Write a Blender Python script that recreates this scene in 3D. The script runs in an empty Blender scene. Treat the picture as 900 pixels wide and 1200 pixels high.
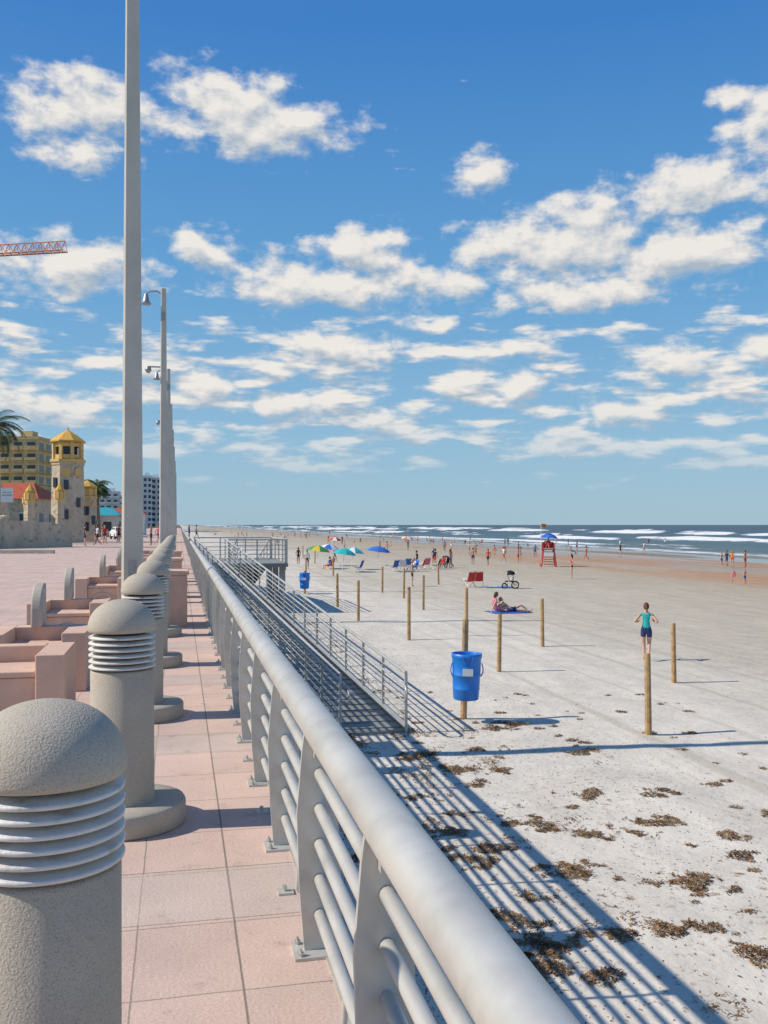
import bpy, bmesh, math, random
from mathutils import Vector, Matrix, noise as mn
R = random.Random(7)
scene = bpy.context.scene
YAW = math.radians(12.3)
CS, SN = math.cos(YAW), math.sin(YAW)
rad = math.radians

def site(l, d):
    """site survey: metres right / ahead of the survey station -> world XY"""
    return (l*CS + d*SN, -l*SN + d*CS)

# ------------------------------------------------------------------ materials
MATS = {}
def mk(name, col, rough=.7, metal=0., var=.15, scale=6., bump=0., bscale=40., spec=.4, var2=None):
    if name in MATS: return MATS[name]
    m = bpy.data.materials.new(name); m.use_nodes = True
    nt = m.node_tree; n = nt.nodes; l = nt.links
    b = n['Principled BSDF']
    tc = n.new('ShaderNodeTexCoord')
    no = n.new('ShaderNodeTexNoise'); no.inputs['Scale'].default_value = scale; no.inputs['Detail'].default_value = 3
    l.new(tc.outputs['Object'], no.inputs['Vector'])
    mr = n.new('ShaderNodeMapRange'); mr.inputs[1].default_value = .3; mr.inputs[2].default_value = .7
    mr.inputs[3].default_value = 1-var; mr.inputs[4].default_value = 1+var
    l.new(no.outputs['Fac'], mr.inputs[0])
    mx = n.new('ShaderNodeVectorMath'); mx.operation = 'SCALE'; mx.inputs[0].default_value = col[:3]
    l.new(mr.outputs[0], mx.inputs['Scale'])
    out = mx.outputs[0]
    if var2:
        n2 = n.new('ShaderNodeTexNoise'); n2.inputs['Scale'].default_value = var2[1]; n2.inputs['Detail'].default_value = 4
        l.new(tc.outputs['Object'], n2.inputs['Vector'])
        m2 = n.new('ShaderNodeMapRange'); m2.inputs[1].default_value = var2[2]; m2.inputs[2].default_value = var2[3]
        l.new(n2.outputs['Fac'], m2.inputs[0])
        mi = n.new('ShaderNodeMix'); mi.data_type = 'RGBA'
        l.new(m2.outputs[0], mi.inputs['Factor']); l.new(out, mi.inputs['A']); mi.inputs['B'].default_value = (*var2[0], 1)
        out = mi.outputs['Result']
    l.new(out, b.inputs['Base Color'])
    b.inputs['Roughness'].default_value = rough; b.inputs['Metallic'].default_value = metal
    b.inputs['Specular IOR Level'].default_value = spec
    if bump:
        nb = n.new('ShaderNodeTexNoise'); nb.inputs['Scale'].default_value = bscale; nb.inputs['Detail'].default_value = 3
        l.new(tc.outputs['Object'], nb.inputs['Vector'])
        bp = n.new('ShaderNodeBump'); bp.inputs['Distance'].default_value = bump; bp.inputs['Strength'].default_value = 1
        l.new(nb.outputs['Fac'], bp.inputs['Height']); l.new(bp.outputs[0], b.inputs['Normal'])
    MATS[name] = m
    return m

# ------------------------------------------------------------------ mesh builder
class MB:
    def __init__(s): s.v=[]; s.f=[]; s.m=[]; s.s=[]
    def add(s, vs, fs, m=0, sm=False):
        o=len(s.v); s.v += [tuple(v) for v in vs]
        for f in fs: s.f.append([i+o for i in f]); s.m.append(m); s.s.append(sm)
    def box(s, c, d, m=0, rz=0., M=None):
        x,y,z = d[0]/2,d[1]/2,d[2]/2
        vs=[Vector((a*x,b*y,e*z)) for e in (-1,1) for b in (-1,1) for a in (-1,1)]
        if M is None: M = Matrix.Rotation(rz,3,'Z')
        vs=[M@v+Vector(c) for v in vs]
        s.add(vs,[(0,2,3,1),(4,5,7,6),(0,1,5,4),(2,6,7,3),(0,4,6,2),(1,3,7,5)],m)
    def beam(s, p0, p1, w, h, m=0):
        p0=Vector(p0);p1=Vector(p1);d=p1-p0;L=d.length
        q=d.to_track_quat('Y','Z').to_matrix()
        s.box((p0+p1)/2,(w,L,h),m,M=q)
    def tube(s, pts, rs, n=10, m=0, caps=True, sm=True):
        pts=[Vector(p) for p in pts]
        if not hasattr(rs,'__len__'): rs=[rs]*len(pts)
        vs=[];k=len(pts); up=None
        for i,p in enumerate(pts):
            a=pts[max(i-1,0)];b=pts[min(i+1,k-1)];d=(b-a).normalized()
            if up is None:
                up = Vector((0,0,1)) if abs(d.z)<.9 else Vector((1,0,0))
            x=d.cross(up).normalized(); y=x.cross(d).normalized(); up=y
            for j in range(n):
                t=2*math.pi*j/n
                vs.append(p+x*math.cos(t)*rs[i]+y*math.sin(t)*rs[i])
        fs=[(i*n+j,i*n+(j+1)%n,(i+1)*n+(j+1)%n,(i+1)*n+j) for i in range(k-1) for j in range(n)]
        s.add(vs,fs,m,sm)
        if caps:
            s.add(vs[:n],[tuple(range(n))],m); s.add(vs[-n:],[tuple(reversed(range(n)))],m)
    def lathe(s, prof, c=(0,0,0), n=32, m=0, sm=True, rot=0.):
        vs=[];k=len(prof)
        for r,z in prof:
            for j in range(n):
                t=2*math.pi*j/n+rot
                vs.append((c[0]+r*math.cos(t),c[1]+r*math.sin(t),c[2]+z))
        fs=[(i*n+j,i*n+(j+1)%n,(i+1)*n+(j+1)%n,(i+1)*n+j) for i in range(k-1) for j in range(n)]
        s.add(vs,fs,m,sm)
    def ell(s, c, r, m=0, nu=14, nv=9, M=None, cut=None):
        vs=[]
        for i in range(nv+1):
            ph=math.pi*i/nv
            for j in range(nu):
                t=2*math.pi*j/nu
                v=Vector((math.sin(ph)*math.cos(t)*r[0],math.sin(ph)*math.sin(t)*r[1],math.cos(ph)*r[2]))
                if M: v=M@v
                vs.append(v+Vector(c))
        fs=[]
        for i in range(nv):
            for j in range(nu):
                f=(i*nu+j,(i+1)*nu+j,(i+1)*nu+(j+1)%nu,i*nu+(j+1)%nu)
                if cut and not cut(sum((vs[q] for q in f),Vector())/4-Vector(c)): continue
                fs.append(f)
        s.add(vs,fs,m,True)
    def mesh(s, name, mats):
        me=bpy.data.meshes.new(name); me.from_pydata(s.v,[],s.f)
        for m in mats: me.materials.append(m)
        me.polygons.foreach_set('material_index',s.m); me.polygons.foreach_set('use_smooth',s.s)
        me.update(); return me
    def obj(s, name, mats, loc=(0,0,0), rz=0., bevel=0.):
        o=bpy.data.objects.new(name,s.mesh(name,mats)); scene.collection.objects.link(o)
        o.location=loc; o.rotation_euler=(0,0,rz)
        if bevel:
            b=o.modifiers.new('bevel','BEVEL'); b.width=bevel; b.segments=3; b.limit_method='ANGLE'; b.angle_limit=rad(40)
        return o
def inst(o, name, loc, rz=0., sc=1.):
    n=bpy.data.objects.new(name,o.data); scene.collection.objects.link(n)
    n.location=loc; n.rotation_euler=(0,0,rz); n.scale=(sc,sc,sc)
    return n

# ------------------------------------------------------------------ camera, sun
cam=bpy.data.cameras.new('camera'); co=bpy.data.objects.new('camera',cam); scene.collection.objects.link(co)
co.location=(0,0,1.7); co.rotation_euler=(rad(90),0,-YAW)
cam.sensor_fit='VERTICAL'; cam.sensor_height=36; cam.lens=33.; cam.shift_y=.0125; cam.clip_end=60000; cam.clip_start=.05
scene.camera=co
EL=rad(41)
S=Vector((-.995*math.cos(EL),.085*math.cos(EL),math.sin(EL))).normalized()
sl=bpy.data.lights.new('sun','SUN'); sl.energy=4.7; sl.angle=rad(.55); sl.color=(1,.915,.79)
so=bpy.data.objects.new('sun',sl); scene.collection.objects.link(so); so.rotation_euler=(-S).to_track_quat('-Z','Y').to_euler(); so.location=(-20,0,30)
scene.view_settings.view_transform='Standard'; scene.view_settings.look='None'; scene.view_settings.exposure=0

# ------------------------------------------------------------------ sky with clouds
w=bpy.data.worlds.new('World'); scene.world=w; w.use_nodes=True
nt=w.node_tree; N=nt.nodes; Lk=nt.links; N.clear()
# bearing from image axis deg, elevation deg, half width, half height
CL=[(-8.0,22.8,6.4,1.6),(-9.5,24.0,4.2,1.8),(-17.6,23.0,4.4,1.8),(-18,20.6,2.9,1.2),(5.9,20.4,1.7,1.2),
(-11,16.3,2.2,1.1),(-18.7,14.7,5,1.6),(-4.0,14.3,6.6,1.6),(-1.4,16.2,3.2,1.5),(3.5,14.4,3.6,1.1),(10.4,16.2,7,2.2),(11.8,17.9,3.4,1.4),(18,15.4,6.2,1.9),(12,13.5,5.5,1.0),
(18.6,19.0,5.0,1.5),(22.3,21.6,2.6,1.5),(20.2,23.0,1.3,.8),(-2.9,10.7,3.8,1.3),(8,8.4,2.6,.8),(4.5,8,1.7,.7),(14.3,6.7,2.6,.8),(20,7.6,2.4,.8),
(11,4.7,3.8,.7),(-6,7.2,3.2,.9),(-10.8,8.3,2.4,1.0),(-20,6.8,3,1.0),(17,9.6,3.0,.9),(8.3,10.6,2.2,.6),(-1,6.4,2.4,.6),(3,11.9,1.8,.6),(22,9.8,2.6,.9),
(48,20,10,4),(-60,20,14,4),(110,25,16,5),(-130,22,16,5)]
def setin(nodes,links,node,idx,v):
    if v is None: return
    if hasattr(v,'links'): links.new(v,node.inputs[idx])
    else: node.inputs[idx].default_value=v
def MF(nodes,links):
    def f(op,a,b=None,c=None,clamp=False):
        q=nodes.new('ShaderNodeMath'); q.operation=op; q.use_clamp=clamp
        for i,v in enumerate((a,b,c)): setin(nodes,links,q,i,v)
        return q.outputs[0]
    return f
def VF(nodes,links):
    def f(op,a,b=None,c=None):
        q=nodes.new('ShaderNodeVectorMath'); q.operation=op
        for i,v in enumerate((a,b,c)): setin(nodes,links,q,i,v)
        return q.outputs['Value'] if op=='LENGTH' else q.outputs[0]
    return f
def noise(nodes,links,vec,scale,detail=5,rough=.5,dims='3D',out='Fac'):
    q=nodes.new('ShaderNodeTexNoise'); q.noise_dimensions=dims; q.inputs['Scale'].default_value=scale
    q.inputs['Detail'].default_value=detail; q.inputs['Roughness'].default_value=rough
    links.new(vec,q.inputs['Vector']); return q.outputs[out]
def ramp(nodes,links,v,a,b,lo=0.,hi=1.,smooth=True):
    q=nodes.new('ShaderNodeMapRange'); q.interpolation_type='SMOOTHSTEP' if smooth else 'LINEAR'
    links.new(v,q.inputs[0])
    for i,x in enumerate((a,b,lo,hi)): q.inputs[i+1].default_value=x
    return q.outputs[0]
def cloud_group(nm,det):
    g=bpy.data.node_groups.new(nm,'ShaderNodeTree')
    g.interface.new_socket('P',in_out='INPUT',socket_type='NodeSocketVector')
    g.interface.new_socket('D',in_out='OUTPUT',socket_type='NodeSocketFloat')
    gn=g.nodes; gl=g.links
    gi=gn.new('NodeGroupInput'); go=gn.new('NodeGroupOutput')
    M=MF(gn,gl); V=VF(gn,gl); P=gi.outputs['P']
    wv=noise(gn,gl,P,.45,2,.5,'2D','Color')
    wv=V('MULTIPLY_ADD',wv,(2.0,1.0,0),(-1.0,-.5,0)); PW=V('ADD',P,wv)
    acc=None
    for b,e,hw,hh in CL:
        a=b+12.3
        q=V('MULTIPLY_ADD',PW,(1/hw,1/hh,0),(-a/hw,-e/hh,0)); q=V('LENGTH',q)
        acc = q if acc is None else M('MINIMUM',acc,q)
    base=M('SUBTRACT',1.0,acc); base=M('MAXIMUM',M('MULTIPLY',base,1.25),-.9)
    n2=noise(gn,gl,V('MULTIPLY',P,(.42,.75,0)),1.0,det,.57,'2D')
    d1=M('ADD',M('MULTIPLY_ADD',n2,2.6,-1.24),base)
    sp=gn.new('ShaderNodeSeparateXYZ'); gl.new(P,sp.inputs[0]); e_=sp.outputs[1]
    # fields of small flat cumulus low over the horizon
    n3=noise(gn,gl,V('MULTIPLY_ADD',P,(.26,1.0,0),(13.,4.,0)),1.0,det-1,.52,'2D')
    mm=M('MULTIPLY',ramp(gn,gl,e_,1.6,4.0),ramp(gn,gl,e_,10.,15.,1,0))
    d2=M('MULTIPLY',M('SUBTRACT',n3,M('MULTIPLY_ADD',mm,-.30,.765)),4.5)
    gl.new(M('MAXIMUM',d1,d2),go.inputs['D'])
    return g
gA=cloud_group('cloud_density',7); gB=cloud_group('cloud_density_soft',4)
M=MF(N,Lk); V=VF(N,Lk)
tc=N.new('ShaderNodeTexCoord'); sp=N.new('ShaderNodeSeparateXYZ'); Lk.new(tc.outputs['Generated'],sp.inputs[0])
a=M('MULTIPLY',M('ARCTAN2',sp.outputs[0],sp.outputs[1]),57.2958)
e=M('MULTIPLY',M('ARCSINE',sp.outputs[2]),57.2958)
cb=N.new('ShaderNodeCombineXYZ'); Lk.new(a,cb.inputs[0]); Lk.new(e,cb.inputs[1])
def grp(g,v):
    q=N.new('ShaderNodeGroup'); q.node_tree=g; Lk.new(v,q.inputs[0]); return q.outputs[0]
A=grp(gA,cb.outputs[0]); B=grp(gB,V('ADD',cb.outputs[0],(-.4,.75,0)))
alpha=ramp(N,Lk,A,-.20,.80)
alpha=M('MULTIPLY',alpha,ramp(N,Lk,e,.8,8,.15,.97))
sh=M('MULTIPLY_ADD',M('SUBTRACT',A,B),.85,.58,True)
cc=N.new('ShaderNodeMix'); cc.data_type='RGBA'; Lk.new(sh,cc.inputs['Factor'])
cc.inputs['A'].default_value=(4.0,4.7,5.5,1); cc.inputs['B'].default_value=(8.3,7.9,7.4,1)
sky=N.new('ShaderNodeTexSky'); sky.sky_type='NISHITA'; sky.sun_disc=False
sky.sun_elevation=EL; sky.sun_rotation=math.atan2(S.x,S.y); sky.air_density=1.0; sky.dust_density=.6; sky.ozone_density=2.0
cr=N.new('ShaderNodeValToRGB'); Lk.new(M('DIVIDE',e,90.,clamp=True),cr.inputs[0]); el=cr.color_ramp.elements
el[0].position=0; el[0].color=(.36,.54,.66,1); el[1].position=1; el[1].color=(.04,.12,.34,1)
for p,c in ((.055,(.27,.50,.70)),(.16,(.125,.37,.68)),(.31,(.045,.22,.60))):
    q=el.new(p); q.color=(*c,1)
ts=N.new('ShaderNodeVectorMath'); ts.operation='SCALE'; Lk.new(cr.outputs[0],ts.inputs[0]); ts.inputs['Scale'].default_value=9.6
hm=N.new('ShaderNodeMix'); hm.data_type='RGBA'; hm.inputs['Factor'].default_value=.86; Lk.new(sky.outputs[0],hm.inputs['A']); Lk.new(ts.outputs[0],hm.inputs['B'])
mx=N.new('ShaderNodeMix'); mx.data_type='RGBA'; Lk.new(alpha,mx.inputs['Factor']); Lk.new(hm.outputs['Result'],mx.inputs['A']); Lk.new(cc.outputs['Result'],mx.inputs['B'])
bg=N.new('ShaderNodeBackground'); bg.inputs['Strength'].default_value=.104; Lk.new(mx.outputs['Result'],bg.inputs['Color'])
ow=N.new('ShaderNodeOutputWorld'); Lk.new(bg.outputs[0],ow.inputs[0])

# ------------------------------------------------------------------ terrain
def bz(x,y):
    z=-2.2 if x<10 else -2.2-(x-10)*.0076
    if x<60 and 0<y<90:
        f=max(0,1-y/90.)*(1 if x<14 else .4)
        z+=f*(.05*mn.noise(Vector((x*.5,y*.5,3)))+.02*mn.noise(Vector((x*1.9,y*1.9,7))))
    if x>76: z-=(x-76)*.03
    return max(z,-8)
def frange(a,b,s):
    o=[];
    while a<b: o.append(a); a+=s
    return o
xs=[-25000,-4000,-800,-200,-60,-20,.600,.604]+frange(.85,15,.2)+frange(15,40,1.)+frange(40,120,3)+[150,250,600,3000,25000]
ys=[-60,-20,-5,0]+frange(4,34,.22)+frange(34,90,1.5)+frange(90,300,10)+[400,600,1000,2000,4000,9000,25000]
vs=[];fs=[];ms=[]
for y in ys:
    for x in xs:
        vs.append((x,y,-.06 if x<.602 else bz(x,y)))
nx=len(xs)
for j in range(len(ys)-1):
    for i in range(nx-1):
        fs.append((j*nx+i,j*nx+i+1,(j+1)*nx+i+1,(j+1)*nx+i)); ms.append(1 if xs[i+1]<.602 else (2 if xs[i]<.602 else 0))
sand=bpy.data.materials.new('sand'); sand.use_nodes=True
n=sand.node_tree.nodes; l=sand.node_tree.links; b=n['Principled BSDF']
M=MF(n,l); V=VF(n,l)
ge=n.new('ShaderNodeNewGeometry'); pos=ge.outputs['Position']
sp=n.new('ShaderNodeSeparateXYZ'); l.new(pos,sp.inputs[0])
big=noise(n,l,V('MULTIPLY',pos,(.08,.012,0)),1.0,4)
xw=M('ADD',sp.outputs[0],M('MULTIPLY_ADD',big,22,-11))
cr=n.new('ShaderNodeValToRGB'); l.new(M('DIVIDE',xw,100.),cr.inputs[0])
el=cr.color_ramp.elements
el[0].position=.0; el[0].color=(.655,.605,.52,1); el[1].position=1; el[1].color=(.20,.155,.11,1)
for p,c in ((.09,(.63,.58,.495)),(.15,(.53,.475,.385)),(.28,(.46,.40,.31)),(.40,(.43,.36,.27)),(.50,(.39,.315,.235)),(.60,(.34,.265,.19)),(.68,(.26,.205,.15))):
    q=el.new(p); q.color=(*c,1)
bank=M('MULTIPLY',M('MULTIPLY',ramp(n,l,sp.outputs[0],34,42),ramp(n,l,sp.outputs[0],60,66,1,0)),M('MULTIPLY',ramp(n,l,sp.outputs[1],150,95),ramp(n,l,noise(n,l,V('MULTIPLY',pos,(.22,.03,0)),1.,4),.36,.5)))
mb0=n.new('ShaderNodeMix'); mb0.data_type='RGBA'; l.new(M('MULTIPLY',bank,.75),mb0.inputs['Factor']); l.new(cr.outputs[0],mb0.inputs['A']); mb0.inputs['B'].default_value=(.44,.24,.13,1)
fine=noise(n,l,pos,1.3,6,.65); med=noise(n,l,V('MULTIPLY',pos,(1.2,.25,0)),.9,4)
f1=ramp(n,l,fine,.3,.7,.88,1.08,False); f2=ramp(n,l,med,.35,.65,.93,1.05,False)
sc=n.new('ShaderNodeVectorMath'); sc.operation='SCALE'; l.new(mb0.outputs['Result'],sc.inputs[0]); l.new(M('MULTIPLY',f1,f2),sc.inputs['Scale'])
tr=noise(n,l,V('MULTIPLY',pos,(2.2,.02,0)),1.,3)
trk=M('MULTIPLY',ramp(n,l,tr,.54,.64),M('MULTIPLY',ramp(n,l,sp.outputs[0],6.,9.),ramp(n,l,sp.outputs[0],22,34,1,0)))
mx1=n.new('ShaderNodeMix'); mx1.data_type='RGBA'; l.new(M('MULTIPLY',trk,.5),mx1.inputs['Factor']); l.new(sc.outputs[0],mx1.inputs['A']); mx1.inputs['B'].default_value=(.42,.37,.29,1)
spk=noise(n,l,pos,9,3,.7); den=noise(n,l,pos,.55,3)
spm=M('MULTIPLY',ramp(n,l,spk,.58,.65),M('MULTIPLY',ramp(n,l,den,.38,.58),ramp(n,l,sp.outputs[0],4,10,.85,0.)))
mx2=n.new('ShaderNodeMix'); mx2.data_type='RGBA'; l.new(spm,mx2.inputs['Factor']); l.new(mx1.outputs['Result'],mx2.inputs['A']); mx2.inputs['B'].default_value=(.24,.155,.085,1)
l.new(mx2.outputs['Result'],b.inputs['Base Color'])
wet=M('MULTIPLY',ramp(n,l,xw,40,62),ramp(n,l,noise(n,l,V('MULTIPLY',pos,(.12,.02,0)),1.,3),.36,.52))
l.new(M('MULTIPLY_ADD',wet,-.78,.95),b.inputs['Roughness'])
l.new(M('MULTIPLY_ADD',wet,.5,.08),b.inputs['Specular IOR Level'])
bp=n.new('ShaderNodeBump'); bp.inputs['Strength'].default_value=1; bp.inputs['Distance'].default_value=.035
hgt=noise(n,l,pos,4,6,.6)
l.new(M('MULTIPLY',hgt,ramp(n,l,sp.outputs[0],14,40,1,.1)),bp.inputs['Height']); l.new(bp.outputs[0],b.inputs['Normal'])
land=mk('land',(.20,.19,.15),.9,scale=.3,var=.3,var2=((.08,.11,.04),.05,.45,.55))
conc=mk('concrete',(.44,.41,.36),.85,var=.15,scale=3,bump=.004,bscale=60)
me=bpy.data.meshes.new('ground'); me.from_pydata(vs,[],fs)
for q in (sand,land,conc): me.materials.append(q)
me.polygons.foreach_set('material_index',ms); me.polygons.foreach_set('use_smooth',[k==0 for k in ms]); me.update()
o=bpy.data.objects.new('ground',me); scene.collection.objects.link(o)

# ------------------------------------------------------------------ ocean
SEA=-2.70
xs=[60];
while xs[-1]<520: xs.append(xs[-1]+.8+max(0,xs[-1]-90)*.008)
xs+=[600,800,1200,2500,6000,25000]
ys=[-60]
while ys[-1]<2600: ys.append(ys[-1]+2.0+max(0,ys[-1]-100)*.018)
ys+=[3500,6000,12000,25000]
vs=[];foam=[]
crest=[(86,.28,3,1),(100,.55,4.5,2),(122,.8,6,3),(150,1.0,7,4),(186,1.1,8,5),(232,1.25,9,6),(290,1.2,10,7),(370,1.0,11,8)]
for y in ys:
    loc=[]
    for x0,h,wd,sd in crest:
        cx=x0+14*mn.noise(Vector((y*.006,sd*7.3,0)))+5*mn.noise(Vector((y*.03,sd*3.3,5)))
        am=.62+1.3*mn.noise(Vector((y*.012,sd*11.7,2)))+.5*mn.noise(Vector((y*.05,sd*5.7,4)))
        loc.append((cx,h,wd,max(.12,min(1.1,am))))
    for x in xs:
        z=SEA; fo=0
        if x<520:
            for cx,h,wd,am in loc:
                t=(x-cx)/wd
                if -3<t<4:
                    k=math.exp(-t*t*(3.5 if t<0 else 1.0))
                    z+=h*am*k
                    if am>.5:
                        ff=math.exp(-((t+.25)/.46)**2)*min(1,(am-.5)*2.5)+ .45*math.exp(-((t+1.4)/1.1)**2)*min(1,(am-.5)*1.6)
                        fo=max(fo,ff)
            if x<94: fo=max(fo,.55*max(0,1-abs(x-81)/11))
            z+=.06*mn.noise(Vector((x*.3,y*.12,1)))*min(1,max(0,(x-76)/10))
        vs.append((x,y,z)); foam.append(fo)
nx=len(xs)
fs=[(j*nx+i,j*nx+i+1,(j+1)*nx+i+1,(j+1)*nx+i) for j in range(len(ys)-1) for i in range(nx-1)]
me=bpy.data.meshes.new('ocean'); me.from_pydata(vs,[],fs)
at=me.attributes.new('foam','FLOAT','POINT'); at.data.foreach_set('value',foam)
me.polygons.foreach_set('use_smooth',[True]*len(fs)); me.update()
om=bpy.data.materials.new('sea_water'); om.use_nodes=True
n=om.node_tree.nodes; l=om.node_tree.links; b=n['Principled BSDF']; M=MF(n,l); V=VF(n,l)
ge=n.new('ShaderNodeNewGeometry'); pos=ge.outputs['Position']; sp=n.new('ShaderNodeSeparateXYZ'); l.new(pos,sp.inputs[0])
af=n.new('ShaderNodeAttribute'); af.attribute_name='foam'
nf=noise(n,l,V('MULTIPLY',pos,(.5,.12,0)),1.,5,.65)
fm=ramp(n,l,M('ADD',af.outputs['Fac'],M('MULTIPLY_ADD',nf,1.5,-.75)),.30,.60)
cr=n.new('ShaderNodeValToRGB'); l.new(M('DIVIDE',sp.outputs[0],600.),cr.inputs[0]); el=cr.color_ramp.elements
el[0].position=.12; el[0].color=(.10,.12,.10,1); el[1].position=1; el[1].color=(.006,.032,.060,1)
q=el.new(.2); q.color=(.03,.085,.10,1); q=el.new(.4); q.color=(.010,.052,.080,1)
mx=n.new('ShaderNodeMix'); mx.data_type='RGBA'; l.new(fm,mx.inputs['Factor']); l.new(cr.outputs[0],mx.inputs['A']); mx.inputs['B'].default_value=(.72,.73,.72,1)
l.new(mx.outputs['Result'],b.inputs['Base Color']); l.new(M('MULTIPLY_ADD',fm,.5,.35),b.inputs['Roughness'])
b.inputs['Specular IOR Level'].default_value=.18
bp=n.new('ShaderNodeBump'); bp.inputs['Distance'].default_value=.6; l.new(noise(n,l,V('MULTIPLY',pos,(.5,.2,0)),1.,4,.6),bp.inputs['Height']); l.new(bp.outputs[0],b.inputs['Normal'])
me.materials.append(om)
o=bpy.data.objects.new('ocean',me); scene.collection.objects.link(o)

# ------------------------------------------------------------------ boardwalk deck
pm=bpy.data.materials.new('pink_pavers'); pm.use_nodes=True
n=pm.node_tree.nodes; l=pm.node_tree.links; b=n['Principled BSDF']; M=MF(n,l); V=VF(n,l)
ge=n.new('ShaderNodeNewGeometry'); pos=ge.outputs['Position']; sp=n.new('ShaderNodeSeparateXYZ'); l.new(pos,sp.inputs[0])
br=n.new('ShaderNodeTexBrick'); br.offset=0; br.inputs['Scale'].default_value=1; br.inputs['Brick Width'].default_value=.40; br.inputs['Row Height'].default_value=.61
br.inputs['Mortar Size'].default_value=.0035; br.inputs['Mortar Smooth'].default_value=.2
br.inputs['Color1'].default_value=(.655,.475,.39,1); br.inputs['Color2'].default_value=(.575,.43,.36,1); br.inputs['Mortar'].default_value=(.36,.28,.23,1)
wob=noise(n,l,pos,3.,2,.5,'3D','Color')
l.new(V('ADD',V('ADD',pos,(.17,.2,0)),V('MULTIPLY_ADD',wob,(.010,.010,0),(-.005,-.005,0))),br.inputs['Vector'])
ym=M('MODULO',M('ADD',sp.outputs[1],300.9),3.05)
band=M('MULTIPLY',M('GREATER_THAN',ym,0.),M('LESS_THAN',ym,.62))
mx=n.new('ShaderNodeMix'); mx.data_type='RGBA'; l.new(M('MULTIPLY',band,.65),mx.inputs['Factor']); l.new(br.outputs[0],mx.inputs['A']); mx.inputs['B'].default_value=(.54,.45,.39,1)
edge=M('ADD',M('LESS_THAN',M('ABSOLUTE',M('SUBTRACT',ym,.62)),.006),M('LESS_THAN',ym,.009))
ej=M('LESS_THAN',M('ABSOLUTE',M('SUBTRACT',sp.outputs[0],.232)),.004)
mj=n.new('ShaderNodeMix'); mj.data_type='RGBA'; l.new(M('MULTIPLY',M('MAXIMUM',edge,ej),.65),mj.inputs['Factor']); l.new(mx.outputs['Result'],mj.inputs['A']); mj.inputs['B'].default_value=(.18,.16,.13,1)
dn=ramp(n,l,noise(n,l,pos,1.1,6,.65),.3,.7,.84,1.07,False); dn2=ramp(n,l,noise(n,l,pos,70,3,.6),.3,.7,.9,1.08,False)
st=ramp(n,l,noise(n,l,V('ADD',pos,(5,5,5)),6,4,.6),.58,.72,1,.80)
sc=n.new('ShaderNodeVectorMath'); sc.operation='SCALE'; l.new(mj.outputs['Result'],sc.inputs[0]); l.new(M('MULTIPLY',M('MULTIPLY',dn,dn2),st),sc.inputs['Scale'])
l.new(sc.outputs[0],b.inputs['Base Color']); b.inputs['Roughness'].default_value=.85; b.inputs['Specular IOR Level'].default_value=.25
bp=n.new('ShaderNodeBump'); bp.inputs['Distance'].default_value=.003
l.new(M('SUBTRACT',noise(n,l,pos,60,3,.6),M('MULTIPLY',br.outputs['Fac'],1.5)),bp.inputs['Height']); l.new(bp.outputs[0],b.inputs['Normal'])
mb=MB()
mb.box((-6.72,300,-.055),(14.56,620,.11),0)
mb.box((.585,300,-.17),(.05,620,.36),1)
mb.obj('boardwalk',[pm,conc])
mb=MB(); mb.box((.60,300,-1.3),(.10,620,1.9),0); mb.obj('seawall',[conc])

# ------------------------------------------------------------------ bollard lights
agg=mk('exposed_aggregate',(.455,.41,.335),.9,var=.08,scale=5,bump=.003,bscale=170,spec=.2,var2=((.34,.30,.235),220,.52,.66))
fin=mk('painted_louvre',(.62,.60,.56),.5,var=.10,scale=9,bump=.002,bscale=60,var2=((.40,.36,.30),14,.55,.74))
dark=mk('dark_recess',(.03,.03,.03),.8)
mb=MB(); r=.176
mb.lathe([(.0,0),(.345,0),(.352,.01),(.352,.115),(.342,.13),(r-.01,.132)],n=56,m=0)
mb.lathe([(r,.13),(r,.868),(r-.006,.878),(.12,.879)],n=56,m=0)
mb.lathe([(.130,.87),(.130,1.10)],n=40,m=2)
for k in range(6):
    z=.899+k*.0335
    mb.lathe([(.128,z),(.180,z-.009),(.184,z-.008),(.185,z-.001),(.182,z+.003),(.128,z+.012)],n=56,m=1)
dome=[(.13,1.094),(.183,1.094),(.188,1.100),(.190,1.112)]
for k in range(1,15):
    t=k/14*math.pi/2; dome.append((.190*math.cos(t)**.92 if k<14 else 0.0005,1.112+.163*math.sin(t)))
mb.lathe(dome,n=56,m=0)
ys_b=[2.40,5.56,8.58,11.7,14.8,17.9,21.0,24.1,27.2,30.3,33.4,36.5,39.6]
BX=-.315
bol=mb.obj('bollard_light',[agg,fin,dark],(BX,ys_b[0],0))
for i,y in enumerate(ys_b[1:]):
    q=inst(bol,'bollard_light',(BX,y,0),rz=i*1.3); q.rotation_euler[0]=R.uniform(-.006,.006); q.rotation_euler[1]=R.uniform(-.006,.006)

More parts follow.
